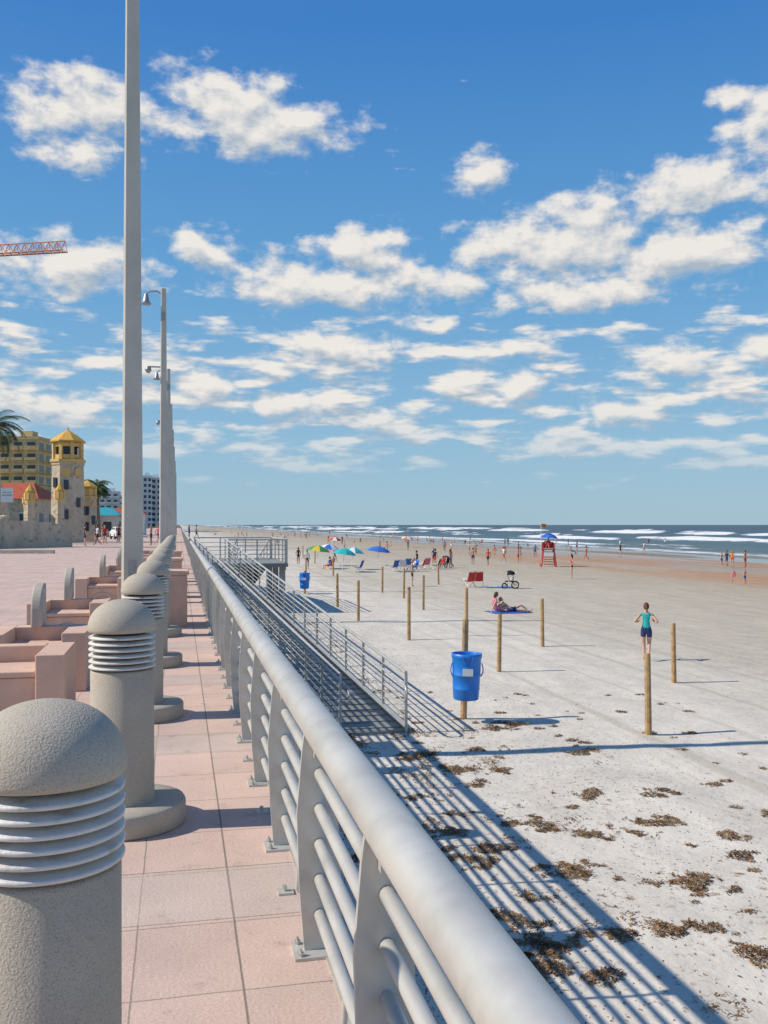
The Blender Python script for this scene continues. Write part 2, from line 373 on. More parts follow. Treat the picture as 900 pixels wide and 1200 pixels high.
# ------------------------------------------------------------------ main guard railing
galv=mk('galvanised_rail',(.56,.545,.50),.42,.30,var=.10,scale=2.2,bump=.0008,bscale=24,spec=.5,var2=((.44,.43,.39),5,.5,.75))
bolt=mk('bolt_steel',(.55,.54,.50),.4,.6)
mb=MB(); RX,RZ,RR=.525,.925,.066
segs=[(-2.0,43.2),(50.,200.)]
for y0,y1 in segs:
    mb.tube([(RX,y0,RZ),(RX,y1,RZ)],RR,36 if y0<0 else 12,0)
    y=y0+.3
    while y<y1:
        if y0<0: mb.tube([(RX,y+1.85,RZ),(RX,y+1.862,RZ)],RR+.002,36,0)
        y+=6.2
    for z in (.15,.29,.43,.57,.71):
        mb.tube([(RX+.02,y0,z),(RX+.02,y1,z)],.023,12 if y0<0 else 6,0)
    y = 2.47-1.245*3 if y0<0 else 50.3
    step = 1.245 if y0<0 else 2.5
    while y<y1:
        pr=[(-.045,.012),(.10,.012),(.105,.25),(.085,.62),(.055,.80),(.045,.875),(-.045,.875),(-.055,.80),(-.075,.55),(-.065,.25)]
        k=len(pr); vs=[]
        for yy in (-.012,.012):
            for dx,z in pr: vs.append((RX+dx+.005,y+yy,z))
        fs=[tuple(range(k)),tuple(reversed(range(k,2*k)))]+[(i,i+k,(i+1)%k+k,(i+1)%k) for i in range(k)]
        mb.add(vs,fs,0)
        mb.box((RX+.005,y+.0,.83),(.022,.10,.10),0)
        mb.box((RX-.005,y,.006),(.16,.16,.012),0)
        if y<20:
            for dx in (-.06,):
                for dy in (-.055,.055):
                    mb.tube([(RX+dx,y+dy,.012),(RX+dx,y+dy,.026)],.013,6,1,sm=False); mb.tube([(RX+dx,y+dy,.026),(RX+dx,y+dy,.04)],.006,6,1)
            mb.box((RX-.045,y+.62,.005),(.07,.07,.01),0); mb.tube([(RX-.05,y+.62,.01),(RX-.05,y+.62,.035)],.012,6,1,sm=False)
            mb.tube([(RX+.01,y+.62,0.01),(RX+.02,y+.62,.15)],.012,8,0)
        y+=step
mb.obj('guard_railing',[galv,bolt])

# ------------------------------------------------------------------ beach access ramp + landing
ral=mk('ramp_steel',(.50,.50,.47),.45,.3,var=.12,scale=2)
rdk=mk('ramp_girder',(.27,.27,.25),.6,.2,var=.2,scale=1.5)
mb=MB()
RF=(4.15,17.1); RT=(1.95,41.4); RW=1.25
def rp(t,side,h=0.,off=0.):
    x=RF[0]+(RT[0]-RF[0])*t-(RW if side else 0); y=RF[1]+(RT[1]-RF[1])*t
    return Vector((x,y,-2.17+(2.17)*t+h))
mb.add([rp(0,0,.02),rp(1,0,.02),rp(1,1,.02),rp(0,1,.02),rp(0,0,-.05),rp(1,0,-.05),rp(1,1,-.05),rp(0,1,-.05)],[(0,1,2,3),(4,7,6,5),(0,4,5,1),(3,2,6,7),(0,3,7,4)],1)
for i in range(60):
    mb.beam(rp((i+.5)/60,0,.03),rp((i+.5)/60,1,.03),.03,.02,1)
for sd in (0,1):
    mb.beam(rp(0,sd,-.02),rp(1,sd,-.02),.07,.30,0)
    for h in (.26,.40,.54,.68,.82,.96):
        mb.tube([rp(0,sd,h),rp(1,sd,h)],.013,8,0)
    mb.tube([rp(0,sd,1.10),rp(1,sd,1.10)],.033,10,0)
    ix=.09 if sd else -.09
    p=[rp(1,sd,.9)+Vector((ix,0,0)),rp(0,sd,.9)+Vector((ix,0,0)),rp(0,sd,.9)+Vector((ix,-.32,0)),rp(0,sd,.84)+Vector((ix,-.42,0)),rp(0,sd,.70)+Vector((ix,-.42,0)),rp(0,sd,.62)+Vector((ix,-.32,0)),rp(0,sd,.6)+Vector((ix,0,0))]
    mb.tube(p,.022,8,0)
    for i in range(18):
        q=rp(i/17,sd); mb.box((q.x,q.y,q.z+.47),(.05,.05,1.26),0)
    for i in range(2,18,2):
        q=rp(i/17,sd,-.1); zb=-2.5
        mb.box((q.x,q.y,(q.z+zb)/2),(.14,.14,q.z-zb),1)
for i in range(3,15,2):
    a_=rp(i/15,0,-.2); b_=rp(i/15,1,-.2); mb.beam(a_,b_,.08,.12,1)
mb.obj('access_ramp',[ral,rdk])
mb=MB()
LX0,LX1,LY0,LY1=.66,4.7,41.45,48.5
mb.box(((LX0+LX1)/2,(LY0+LY1)/2,-.08),(LX1-LX0,LY1-LY0,.16),1)
def rail(p0,p1,n_):
    p0=Vector(p0);p1=Vector(p1)
    mb.tube([p0+Vector((0,0,1.05)),p1+Vector((0,0,1.05))],.035,8,0)
    for h in (.2,.4,.6,.8): mb.tube([p0+Vector((0,0,h)),p1+Vector((0,0,h))],.015,6,0)
    for i in range(n_+1):
        q=p0.lerp(p1,i/n_); mb.box((q.x,q.y,q.z+.52),(.06,.06,1.06),0)
rail((LX1-.05,LY0+.05,0),(LX1-.05,LY1-.05,0),4); rail((LX0+.1,LY1-.05,0),(LX1-.12,LY1-.05,0),3); rail((2.1,LY0+.05,0),(LX1-.12,LY0+.05,0),2)
for x in (1.5,4.5):
    for y in (42,45,48): mb.box((x,y,-1.35),(.25,.25,2.4),2)
for sd in (2.9,4.6):
    mb.beam((sd,48.6,-.1),(sd,62,-2.3),.07,.3,1); mb.tube([(sd,48.6,1.0),(sd,62,-1.2)],.03,8,0)
    for h in (.3,.6): mb.tube([(sd,48.6,h),(sd,62,-2.2+h)],.015,6,0)
    for i in range(8):
        t=i/7; mb.box((sd,48.7+13.2*t,.5-2.2*t),(.05,.05,1.1),0)
mb.add([(2.9,48.5,0),(4.6,48.5,0),(4.6,62,-2.2),(2.9,62,-2.2)],[(0,1,2,3)],1)
mb.obj('viewing_landing',[ral,rdk,conc])

# ------------------------------------------------------------------ concrete light poles
pole_m=mk('pole_concrete',(.56,.53,.455),.8,var=.08,scale=1.2,bump=.002,bscale=50,var2=((.43,.405,.34),1.0,.52,.8))
lampg=mk('lamp_housing',(.35,.36,.36),.4,.5)
def pole(y,x=-.75,h=10.6,cam_=True):
    mb=MB()
    hw0,hw1=.175,.095
    vs=[]
    ch=.25
    for z,hw in ((0,hw0),(h,hw1)):
        c=hw*ch
        for a_,b_ in ((hw,-hw+c),(hw,hw-c),(hw-c,hw),(-hw+c,hw),(-hw,hw-c),(-hw,-hw+c),(-hw+c,-hw),(hw-c,-hw)): vs.append((a_,b_,z))
    mb.add(vs,[(i,(i+1)%8,(i+1)%8+8,i+8) for i in range(8)]+[tuple(range(8,16))],0)
    mb.box((0,0,.03),(.5,.5,.06),0)
    zz=h-.1
    p=[(0,0,zz-.15),(-.25,0,zz-.0),(-.5,.0,zz-.02),(-.66,0,zz-.12)]
    mb.tube(p,.03,8,1)
    mb.lathe([(.03,.0),(.08,-.06),(.12,-.28),(.20,-.42),(.18,-.44),(.0,-.44)],c=(-.66,0,zz-.1),n=16,m=1)
    if cam_:
        mb.box((-.35,0,h*.72),(.5,.05,.05),1); mb.lathe([(.0,0),(.10,-.03),(.13,-.14),(.06,-.24),(0,-.26)],c=(-.58,0,h*.72),n=14,m=1)
        mb.box((0,-hw1-.05,h*.9),(.1,.06,.3),1)
    mb.box((0,-hw0+.01-.012,1.0),(.12,.03,.25),1)
    mb.obj('street_lamp',[pole_m,lampg],(x,y,0))
pole(15.9,h=11.8,cam_=False); pole(37.6,x=-.60,h=10.9)
for i,y in enumerate((55,71,90,110,135,165)): pole(y,x=-.6,h=10.6,cam_=i%2==0)

# ------------------------------------------------------------------ pink concrete benches
pink=mk('pink_concrete',(.66,.45,.34),.85,var=.08,scale=2.5,bump=.004,bscale=50,spec=.2,var2=((.52,.38,.30),3,.52,.75))
cast=mk('cast_stone',(.46,.41,.34),.85,var=.12,scale=5,bump=.003,bscale=90)
def bench(x,y,W_=1.55):
    mb=MB()
    xc=-W_/2-.24
    mb.box((xc,0,.20),(W_,.62,.40),0)
    mb.box((xc,.40,.30),(W_,.18,.60),0)
    mb.box((-.12,.05,.30),(.24,.88,.60),0)
    mb.box((-W_-.36,.05,.30),(.24,.88,.60),0)
    mb.box((xc,-.03,.43),(W_-.02,.60,.05),0)
    for rr in (.24,.16):
        pts=[(xc+rr*math.cos(t),-.312,.06+rr*math.sin(t)) for t in [math.pi*i/12 for i in range(13)]]
        mb.tube(pts,.022,6,0)
    mb.obj('concrete_bench',[pink],(x,y,0),0,bevel=.022)
def fin_obj(x,y,h=.46):
    mb=MB(); w_=.34; th=.11; pr=[(-w_/2,0)]
    for i in range(13):
        t=math.pi-math.pi*i/12*.55
        pr.append((w_/2+w_*math.cos(t) , h-w_*.9+w_*.9*math.sin(t)))
    pr.append((w_/2+w_*math.cos(math.pi*.45),0.0))
    k=len(pr)
    vs=[(dx,-th/2+0,z) for dx,z in pr]+[(dx,th/2,z) for dx,z in pr]
    vs=[(v[1],v[0],v[2]) for v in vs]
    mb.add(vs,[tuple(range(k)),tuple(reversed(range(k,2*k)))]+[(i,i+k,(i+1)%k+k,(i+1)%k) for i in range(k)],0)
    mb.obj('bench_arm_fin',[cast],(x,y,.60),0,bevel=.02)
bench(-.95,8.75,1.5); bench(-.93,10.4,.55); fin_obj(-1.50,10.78)
for y in (14.2,20.4,26.2,33,41): bench(-1.0,y,.6); fin_obj(-1.60,y+.38)
def pedestal(x,y,w_=.42,h=1.0):
    mb=MB(); mb.box((0,0,h/2),(w_,w_*2.2,h),0); mb.box((0,0,h+.035),(w_+.06,w_*2.2+.06,.07),0); mb.obj('concrete_pedestal',[pink],(x,y,0),bevel=.02)
pedestal(-.04,16.4,.34,.86); pedestal(-.10,22.6,.32,.86); pedestal(-.10,28.8,.32,.86)

# ------------------------------------------------------------------ seaweed
sw=mk('seaweed',(.19,.105,.048),.9,var=.5,scale=3,spec=.1,var2=((.34,.23,.12),6,.5,.7))
mb=MB()
def strand(x,y,z,L,wd):
    a_=R.uniform(0,6.283); dx,dy=math.cos(a_),math.sin(a_)
    px,py=-dy*wd,dx*wd; b1=R.uniform(.0,.4)*L; b2=b1*R.uniform(-.3,.8); c_=R.uniform(-.5,.5)*L
    mx_,my_=x+dx*L*.5+px/wd*c_*.5,y+dy*L*.5+py/wd*c_*.5
    o_=len(mb.v)
    mb.v+= [(x-px,y-py,z),(x+px,y+py,z+wd*.4),(mx_+px,my_+py,z+b1),(mx_-px,my_-py,z+b1-wd*.4),(x+dx*L+px*.4,y+dy*L+py*.4,z+b2*.5),(x+dx*L-px*.4,y+dy*L-py*.4,z+b2*.5)]
    mb.f+=[[o_,o_+1,o_+2,o_+3],[o_+3,o_+2,o_+4,o_+5]]; mb.m+=[0,0]; mb.s+=[False,False]
def fb(x,y,s): return mn.fractal(Vector((x,y,s)),.8,2.1,4)
CLS=[(.87,11.9),(1.33,11.3),(1.52,9.86),(.99,10.9),(1.26,9.27),(1.6,8.76),(1.41,14.1),(1.1,15.),(1.9,14.9),(.6,13.4),(2.5,18.4),(2.2,17.9),(3.9,13.6),(4.9,14.1),
(2.97,13.6),(4.2,11.1),(4.27,11.7),(2.6,9.0),(3.1,9.03),(2.27,8.9),(3.37,8.5),(1.9,8.05),(2.1,10.6),(.7,10.2),(1.0,12.6),(1.9,12.3),(.5,15.8),(1.6,16.4),(3.3,16.1),(1.3,8.3),(.9,9.2),(3.4,12.2),(2.6,11.8),(3.3,10.2),(5.2,12.6),(4.5,9.6)]
def patch(x,y,rx,ry,nn,h):
    s_=R.uniform(0,50); ang=R.uniform(-.5,.3)
    for _ in range(nn):
        t=R.uniform(0,6.283); q=math.sqrt(R.random())
        u=rx*q*math.cos(t); v=ry*q*math.sin(t)
        X_=x+u*math.cos(ang)-v*math.sin(ang); Y_=y+u*math.sin(ang)+v*math.cos(ang)
        k=fb(X_*4.2,Y_*4.2,s_)+.42-q*.9
        if k<0 or X_<.75: continue
        strand(X_,Y_,bz(X_,Y_)+.003+h*min(1,k*1.6)*R.random(),R.uniform(.02,.06),R.uniform(.003,.008))
for l_,d_ in CLS:
    x,y=site(l_,d_); k=R.uniform(.45,.95); patch(x,y,.62*k,.40*k,int(2700*k*k),.055)
for _ in range(90):
    x,y=site(R.uniform(-1,6.5),R.uniform(8,22)); k=R.uniform(.12,.4); patch(x,y,.5*k,.35*k,int(1900*k*k),.03)
for _ in range(230000):
    y=5+45*R.random()**1.15; x=.8+abs(R.gauss(0,2.8))
    if x>11 or (y<11 and R.random()<.4): continue
    v=fb(x*1.5,y*1.15,9.)
    thr=.10+.075*x - (.20 if y>14 and x<5.5 else 0)
    if v<thr: continue
    if R.random()>min(1,(v-thr)*3+.15): continue
    strand(x,y,bz(x,y)+.003+.035*R.random()*min(1,(v-thr)*2.5),R.uniform(.02,.065),R.uniform(.003,.008)*(1+y/40))
for _ in range(16000):
    y=R.uniform(5,42); x=.8+abs(R.gauss(0,4.2)); strand(x,y,bz(x,y)+.003,R.uniform(.012,.05),R.uniform(.002,.006))
mb.obj('seaweed',[sw])

# ------------------------------------------------------------------ beach posts and barrels
wood=mk('weathered_wood',(.44,.28,.13),.85,var=.25,scale=5,bump=.004,bscale=30,var2=((.24,.16,.10),9,.52,.7))
def post(l_,d_,h,w_=.115):
    x,y=site(l_,d_); mb=MB()
    pr=[(w_*.55,-.3),(w_*.54,.3),(w_*.52,h*.7),(w_*.5,h-.02),(w_*.42,h),(.001,h+.004)]
    mb.lathe(pr,n=10,m=0,sm=False,rot=R.random())
    o_=mb.obj('wooden_post',[wood],(x,y,bz(x,y))); o_.rotation_euler=(R.uniform(-.02,.02),R.uniform(-.02,.02),R.uniform(0,3))
for t in [(4.93,17.5,1.51),(7.2,23.3,1.48),(3.05,24.9,1.54),(5.1,30.2,1.55),(.84,31.7,1.8),(2.9,33,1.7),(-1.04,38,1.65),(-.1,54,1.5),(1.05,50,1.6),(1.8,43,1.6),(-2.2,44.5,1.6),(-8.5,81,1.6),(-5.5,66,1.5),(-3.9,72,1.5),(3.6,62,1.3),(-7,95,1.5),(-9.5,110,1.5)]: post(*t)
blue=mk('blue_plastic',(.015,.19,.62),.42,var=.12,scale=3,bump=.002,bscale=12,spec=.5)
white=mk('white_paint',(.78,.78,.75),.6,var=.06)
def barrel(l_,d_,lift=.46,ph=2.0):
    x,y=site(l_,d_); mb=MB()
    prof=[(.0,0),(.235,0),(.25,.02),(.262,.20),(.272,.215),(.262,.23),(.275,.47),(.288,.485),(.276,.50),(.285,.80),(.30,.83),(.302,.90),(.285,.905),(.275,.88),(.25,.3),(.22,.03),(0,.03)]
    mb.lathe(prof,c=(0,0,lift),n=30,m=0)
    for s_ in (-1,1):
        mb.tube([(s_*.29,-.08,lift+.72),(s_*.315,-.09,lift+.62),(s_*.315,-.09,lift+.55),(s_*.28,-.08,lift+.46)],.012,6,0)
    mb.tube([(-.1,-.29,lift+.86),(-.05,-.335,lift+.7),(.05,-.335,lift+.7),(.1,-.29,lift+.86)],.012,6,0)
    mb.box((0,-.279,lift+.56),(.2,.02,.14),3)
    mb.lathe([(.066,-.3),(.062,ph-.02),(.05,ph),(.001,ph+.003)],c=(0,.36,0),n=10,m=2,sm=False)
    mb.box((0,.31,lift+.6),(.2,.05,.06),2); mb.box((0,.20,lift-.03),(.12,.34,.05),2)
    o_=mb.obj('trash_barrel',[blue,lampg,wood,white],(x,y,bz(x,y)),rz=-.2); o_.rotation_euler[1]=.02
barrel(1.60,18.45); barrel(-4.5,53,.3,1.3)

# ------------------------------------------------------------------ people
def pose_std():
    return {'pel':(0,0,.93,.125),'wai':(0,0,1.09,.105),'che':(0,.0,1.25,.125),'upc':(0,-.01,1.36,.095),'nkb':(0,-.01,1.44,.058),'nek':(0,.0,1.51,.05),
 'shL':(-.17,-.01,1.385,.056),'elL':(-.22,-.03,1.11,.041),'wrL':(-.235,.05,.88,.027),'haL':(-.235,.075,.80,.034),
 'shR':(.17,-.01,1.385,.056),'elR':(.22,-.03,1.11,.041),'wrR':(.235,.05,.88,.027),'haR':(.235,.075,.80,.034),
 'hiL':(-.09,0,.88,.09),'knL':(-.10,.02,.49,.057),'anL':(-.10,-.02,.09,.037),'toL':(-.105,.12,.035,.032),
 'hiR':(.09,0,.88,.09),'knR':(.10,.02,.49,.057),'anR':(.10,-.02,.09,.037),'toR':(.105,.12,.035,.032)}
EDG=[('pel','wai','t'),('wai','che','t'),('che','upc','t'),('upc','nkb','n'),('nkb','nek','n'),
 ('upc','shL','t'),('shL','elL','a'),('elL','wrL','f'),('wrL','haL','f'),('upc','shR','t'),('shR','elR','a'),('elR','wrR','f'),('wrR','haR','f'),
 ('pel','hiL','b'),('hiL','knL','l'),('knL','anL','c'),('anL','toL','s'),('pel','hiR','b'),('hiR','knR','l'),('knR','anR','c'),('anR','toR','s')]
def person_mesh(name, over, hem=.45, sleeve=.35, hair='short', topless=False, flat=True, head_dir=(0,1,0), fingers=False, sub=1, shoes=False, body=1.0):
    J=pose_std()
    for k,v in over.items():
        J[k]=(v[0],v[1],v[2],v[3] if len(v)>3 else J[k][3])
    keys=list(J); idx={k:i for i,k in enumerate(keys)}
    me=bpy.data.meshes.new('sk'); me.from_pydata([J[k][:3] for k in keys],[(idx[a_],idx[b_]) for a_,b_,_ in EDG],[])
    ob=bpy.data.objects.new('sk',me); scene.collection.objects.link(ob)
    md=ob.modifiers.new('skin','SKIN'); md.use_smooth_shade=True
    sv=me.skin_vertices[0].data
    for k in keys:
        r_=J[k][3]*body; sv[idx[k]].radius=(r_,r_); sv[idx[k]].use_root=(k=='pel')
    ss=ob.modifiers.new('s','SUBSURF'); ss.levels=sub; ss.render_levels=sub
    dg=bpy.context.evaluated_depsgraph_get(); ev=ob.evaluated_get(dg); m2=ev.to_mesh()
    P_={k:Vector(J[k][:3]) for k in keys}
    seg=[(P_[a_],P_[b_],c_) for a_,b_,c_ in EDG]
    mb=MB(); vv=[v.co.copy() for v in m2.vertices]
    if flat:
        for v in vv:
            if .8<v.z<1.46 and abs(v.x)<.17:
                v.y=J['che'][1]+(v.y-J['che'][1])*.74
    fl=[list(p.vertices) for p in m2.polygons]
    fm_=[]
    for f in fl:
        c=sum((vv[i] for i in f),Vector())/len(f); best=9;lab='t';tt=0
        for a_,b_,k in seg:
            d=b_-a_; t=max(0,min(1,(c-a_).dot(d)/d.length_squared)); q=(a_+d*t-c).length
            if q<best: best=q;lab=k;tt=t
        m=0
        if lab=='t': m=0 if topless else 1
        if lab=='t' and flat and c.z<.98: m=2
        if lab=='b': m=2
        if lab=='l' and tt<hem: m=2
        if lab=='a' and tt<sleeve and not topless: m=1
        if lab=='s' and shoes: m=4
        fm_.append(m)
    mb.v=[tuple(v) for v in vv]; mb.f=fl; mb.m=fm_; mb.s=[True]*len(fl)
    ev.to_mesh_clear(); bpy.data.objects.remove(ob)
    hd=Vector(head_dir).normalized(); nk=P_['nek']; ax=(P_['nek']-P_['nkb']).normalized()
    up=(ax*.6+Vector((0,0,1))*.4).normalized() if ax.z>.2 else ax
    xr=hd.cross(up).normalized(); fw=up.cross(xr).normalized()
    Mh=Matrix((xr,fw,up)).transposed(); c=nk+up*.095+fw*.015
    mb.ell(c,(.075,.093,.112),0,16,12,Mh)
    mb.ell(c+Mh@Vector((0,.045,-.062)),(.045,.042,.045),0,10,8,Mh)
    mb.ell(c+Mh@Vector((0,.098,-.012)),(.011,.018,.020),0,8,6,Mh)
    for s_ in (-1,1):
        mb.ell(c+Mh@Vector((s_*.029,.083,.010)),(.011,.008,.006),5,8,5,Mh)
        mb.ell(c+Mh@Vector((s_*.076,-.002,-.008)),(.009,.016,.026),0,8,6,Mh)
    mb.ell(c+Mh@Vector((0,.085,-.055)),(.022,.008,.005),6,8,4,Mh)
    Mi=Mh.inverted()
    mb.ell(c+Mh@Vector((0,-.006,.010)),(.085,.102,.118),3,18,12,Mh,cut=lambda v:(lambda q:not(q.y>.035 and q.z<.062) and q.z>-.075)(Mi@v))
    if hair=='pony':
        mb.tube([c+Mh@Vector((0,-.09,.03)),c+Mh@Vector((0,-.135,.01)),c+Mh@Vector((.01,-.14,-.08)),c+Mh@Vector((.02,-.115,-.17))],[.02,.03,.027,.008],8,3)
    if hair=='long':
        mb.ell(c+Mh@Vector((0,-.06,-.07)),(.078,.055,.14),3,12,8,Mh)
    if fingers:
        for s_ in ('L','R'):
            wr,ha=P_['wr'+s_],P_['ha'+s_]; d=(ha-wr).normalized(); sd=d.cross(Vector((0,0,1)) if abs(d.z)<.8 else Vector((0,1,0))).normalized(); nn=sd.cross(d).normalized()
            for i,(off,L) in enumerate(((-.026,.055),(-.009,.068),(.009,.064),(.025,.05))):
                p0=ha+sd*off+d*.01; mb.tube([p0,p0+d*L*.5+nn*.008,p0+d*L*.85+nn*.03],[.009,.008,.006],6,0)
            p0=ha-sd*.028-d*.02; mb.tube([p0,p0-sd*.022+d*.025,p0-sd*.026+d*.05+nn*.01],[.011,.009,.007],6,0)
    mats=[mk('skin_base',(.5,.3,.2)),mk('cloth_a',(.3,.3,.3)),mk('cloth_b',(.1,.1,.2)),mk('hair_brown',(.06,.035,.02)),mk('shoe',(.6,.6,.6)),mk('eye_dark',(.02,.02,.02)),mk('lips',(.35,.12,.1))]
    return mb.mesh(name,mats)
skins=[mk('skin_fair',(.56,.34,.24),.6,var=.06,scale=3),mk('skin_tan',(.42,.23,.14),.6,var=.06,scale=3),mk('skin_brown',(.22,.11,.06),.6,var=.06,scale=3)]
cl={k:mk('cloth_'+k,c,.85,var=.12,scale=7,bump=.003,bscale=25) for k,c in dict(teal=(.03,.42,.42),navy=(.02,.04,.12),red=(.55,.04,.03),white=(.75,.75,.73),black=(.02,.02,.025),blue=(.04,.15,.50),yellow=(.7,.5,.05),pink=(.65,.15,.25),green=(.06,.3,.1),orange=(.7,.22,.03),grey=(.3,.3,.3)).items()}
hairs=[mk('hair_brown',(.06,.035,.02)),mk('hair_blond',(.35,.23,.1),.7),mk('hair_dark',(.015,.012,.01),.6),mk('hair_auburn',(.14,.05,.02),.7)]
eye=mk('eye_dark',(.02,.02,.02)); lips=mk('lips',(.35,.12,.1)); shoe=mk('shoe',(.6,.6,.6))
def person(name,me,x,y,z,rz,sk,top,bot,hr,sc=1.):
    o_=bpy.data.objects.new(name,me); scene.collection.objects.link(o_); o_.location=(x,y,z); o_.rotation_euler=(0,0,rz); o_.scale=(sc,)*3
    for i,m in enumerate((skins[sk],cl[top],cl[bot],hairs[hr],shoe,eye,lips)):
        o_.material_slots[i].link='OBJECT'; o_.material_slots[i].material=m
    return o_
walk={'knL':(-.095,.17,.53),'anL':(-.095,.27,.13),'toL':(-.10,.41,.07),'knR':(.09,-.02,.50),'anR':(.085,-.33,.16),'toR':(.09,-.25,.04),
 'elL':(-.225,-.13,1.14),'wrL':(-.23,-.10,.90),'haL':(-.23,-.07,.83),'elR':(.225,.06,1.12),'wrR':(.22,.22,.95),'haR':(.215,.28,.90),'pel':(0,0,.91),'hiL':(-.09,.01,.87),'hiR':(.09,-.01,.87)}
jog={'knL':(-.07,.05,.50),'anL':(-.055,-.02,.10),'toL':(-.06,.11,.035),'knR':(.085,.10,.50),'anR':(.07,-.26,.26),'toR':(.07,-.34,.16),
 'elL':(-.33,-.12,1.17),'wrL':(-.25,.12,1.14),'haL':(-.21,.19,1.17),'elR':(.32,-.15,1.16),'wrR':(.24,.09,1.16),'haR':(.2,.16,1.20),
 'wai':(0,.0,1.09,.098),'che':(0,.015,1.25,.112),'shL':(-.155,.0,1.38,.046),'shR':(.155,.0,1.38,.046),'pel':(0,0,.93,.135),'hiL':(-.095,0,.87,.098),'hiR':(.095,0,.87,.098)}
armup={'elR':(.36,.10,1.30),'wrR':(.30,.2,1.52),'haR':(.28,.22,1.60)}
hips={'elL':(-.34,-.08,1.13),'wrL':(-.19,.05,1.0),'haL':(-.13,.08,.98)}
sit={'pel':(0,0,.13),'wai':(0,-.05,.28),'che':(0,-.07,.44),'upc':(0,-.04,.55),'nkb':(0,-.02,.63),'nek':(0,0,.70),
 'shL':(-.17,-.05,.575),'shR':(.17,-.05,.575),'elL':(-.23,.13,.42),'wrL':(-.16,.34,.44),'haL':(-.12,.41,.47),'elR':(.25,-.22,.33),'wrR':(.26,-.32,.10),'haR':(.26,-.36,.05),
 'hiL':(-.09,.06,.12),'hiR':(.09,.06,.12),'knL':(-.12,.42,.45),'anL':(-.12,.66,.10),'toL':(-.12,.80,.04),'knR':(.12,.50,.20),'anR':(.12,.90,.07),'toR':(.13,.95,.18)}
recl={'pel':(0,0,.12),'wai':(0,-.14,.16),'che':(0,-.28,.24),'upc':(0,-.38,.32),'nkb':(0,-.44,.38),'nek':(0,-.47,.44),
 'shL':(-.17,-.38,.33),'shR':(.17,-.38,.33),'elL':(-.22,-.50,.06),'wrL':(-.20,-.28,.04),'haL':(-.19,-.20,.04),'elR':(.22,-.50,.06),'wrR':(.20,-.28,.04),'haR':(.19,-.20,.04),
 'hiL':(-.09,.06,.11),'hiR':(.09,.06,.11),'knL':(-.11,.42,.30),'anL':(-.11,.72,.06),'toL':(-.11,.85,.05),'knR':(.11,.48,.09),'anR':(.11,.88,.06),'toR':(.12,.92,.17)}
chair={'pel':(0,0,.38),'wai':(0,-.06,.54),'che':(0,-.11,.69),'upc':(0,-.13,.80),'nkb':(0,-.12,.88),'nek':(0,-.10,.95),
 'shL':(-.17,-.12,.82),'shR':(.17,-.12,.82),'elL':(-.27,-.04,.58),'wrL':(-.26,.20,.56),'haL':(-.25,.27,.56),'elR':(.27,-.04,.58),'wrR':(.26,.20,.56),'haR':(.25,.27,.56),
 'hiL':(-.1,.04,.37),'hiR':(.1,.04,.37),'knL':(-.13,.44,.42),'anL':(-.13,.58,.07),'toL':(-.13,.72,.04),'knR':(.13,.44,.42),'anR':(.13,.60,.07),'toR':(.13,.74,.04)}
mj=person_mesh('jogger_body',jog,hem=.42,sleeve=.0,hair='pony',fingers=True,sub=2,shoes=False)
T={'stand':person_mesh('p_stand',{},.5,.4),'standf':person_mesh('p_standf',hips,.15,.1,'long'),'walk':person_mesh('p_walk',walk,.5,.4),'walkf':person_mesh('p_walkf',walk,.2,.1,'pony'),
 'bare':person_mesh('p_bare',armup,.55,0,'short',topless=True),'barew':person_mesh('p_barew',walk,.55,0,'short',topless=True),
 'sit':person_mesh('p_sit',sit,.3,.1,'long',flat=False,fingers=True,sub=2,head_dir=(.2,1,-.1)),'recl':person_mesh('p_recl',recl,.4,.0,'short',flat=False,topless=True,fingers=True,sub=2),
 'chair':person_mesh('p_chair',chair,.5,.4,'short',flat=False)}
x,y=site(7.6,27.2); person('jogging_woman',mj,x,y,bz(x,y)-.01,-YAW-.25,0,'teal','navy',3,.98)
x,y=site(5.0,42); person('sitting_woman',T['sit'],x,y,bz(x,y)+.02,-YAW-1.2,0,'pink','pink',0,1)
x,y=site(5.75,42.3); person('reclining_man',T['recl'],x,y,bz(x,y)+.02,-YAW-1.75,0,'blue','navy',0,1)
def towel(l_,d_,c,rz=.3,w_=.9,L=1.8):
    x,y=site(l_,d_); mb=MB(); k=9
    vs=[(L*(i/(k-1)-.5),w_*(j/4-.5)+.02*math.sin(i),.015+.012*R.random()) for i in range(k) for j in range(5)]
    mb.add(vs,[(i*5+j,(i+1)*5+j,(i+1)*5+j+1,i*5+j+1) for i in range(k-1) for j in range(4)],0,True)
    mb.obj('beach_towel',[cl[c]],(x,y,bz(x,y)+.01),rz)
towel(5.6,42.2,'blue',.1,1.2,1.9)
def P2(kind,l_,d_,rz,sk,top,bot,hr,sc=1.,name='beachgoer'):
    x,y=site(l_,d_); z=bz(x,y)
    if x>78: z=SEA-.45
    person(name,T[kind],x,y,z,rz,sk,top,bot,hr,sc)
P2('standf',14.0,70,1.2,0,'red','black',2,1.08)
P2('walk',33.6,92,2.,1,'black','navy',2); P2('standf',34.5,93,-1,0,'orange','red',1); P2('bare',35.8,93,.5,1,'red','red',0)
P2('walkf',24.2,65,2.6,0,'pink','pink',1,.62); P2('bare',25.0,65,.3,0,'blue','blue',1,.62); P2('bare',34.9,97,.3,0,'blue','blue',1,.8)
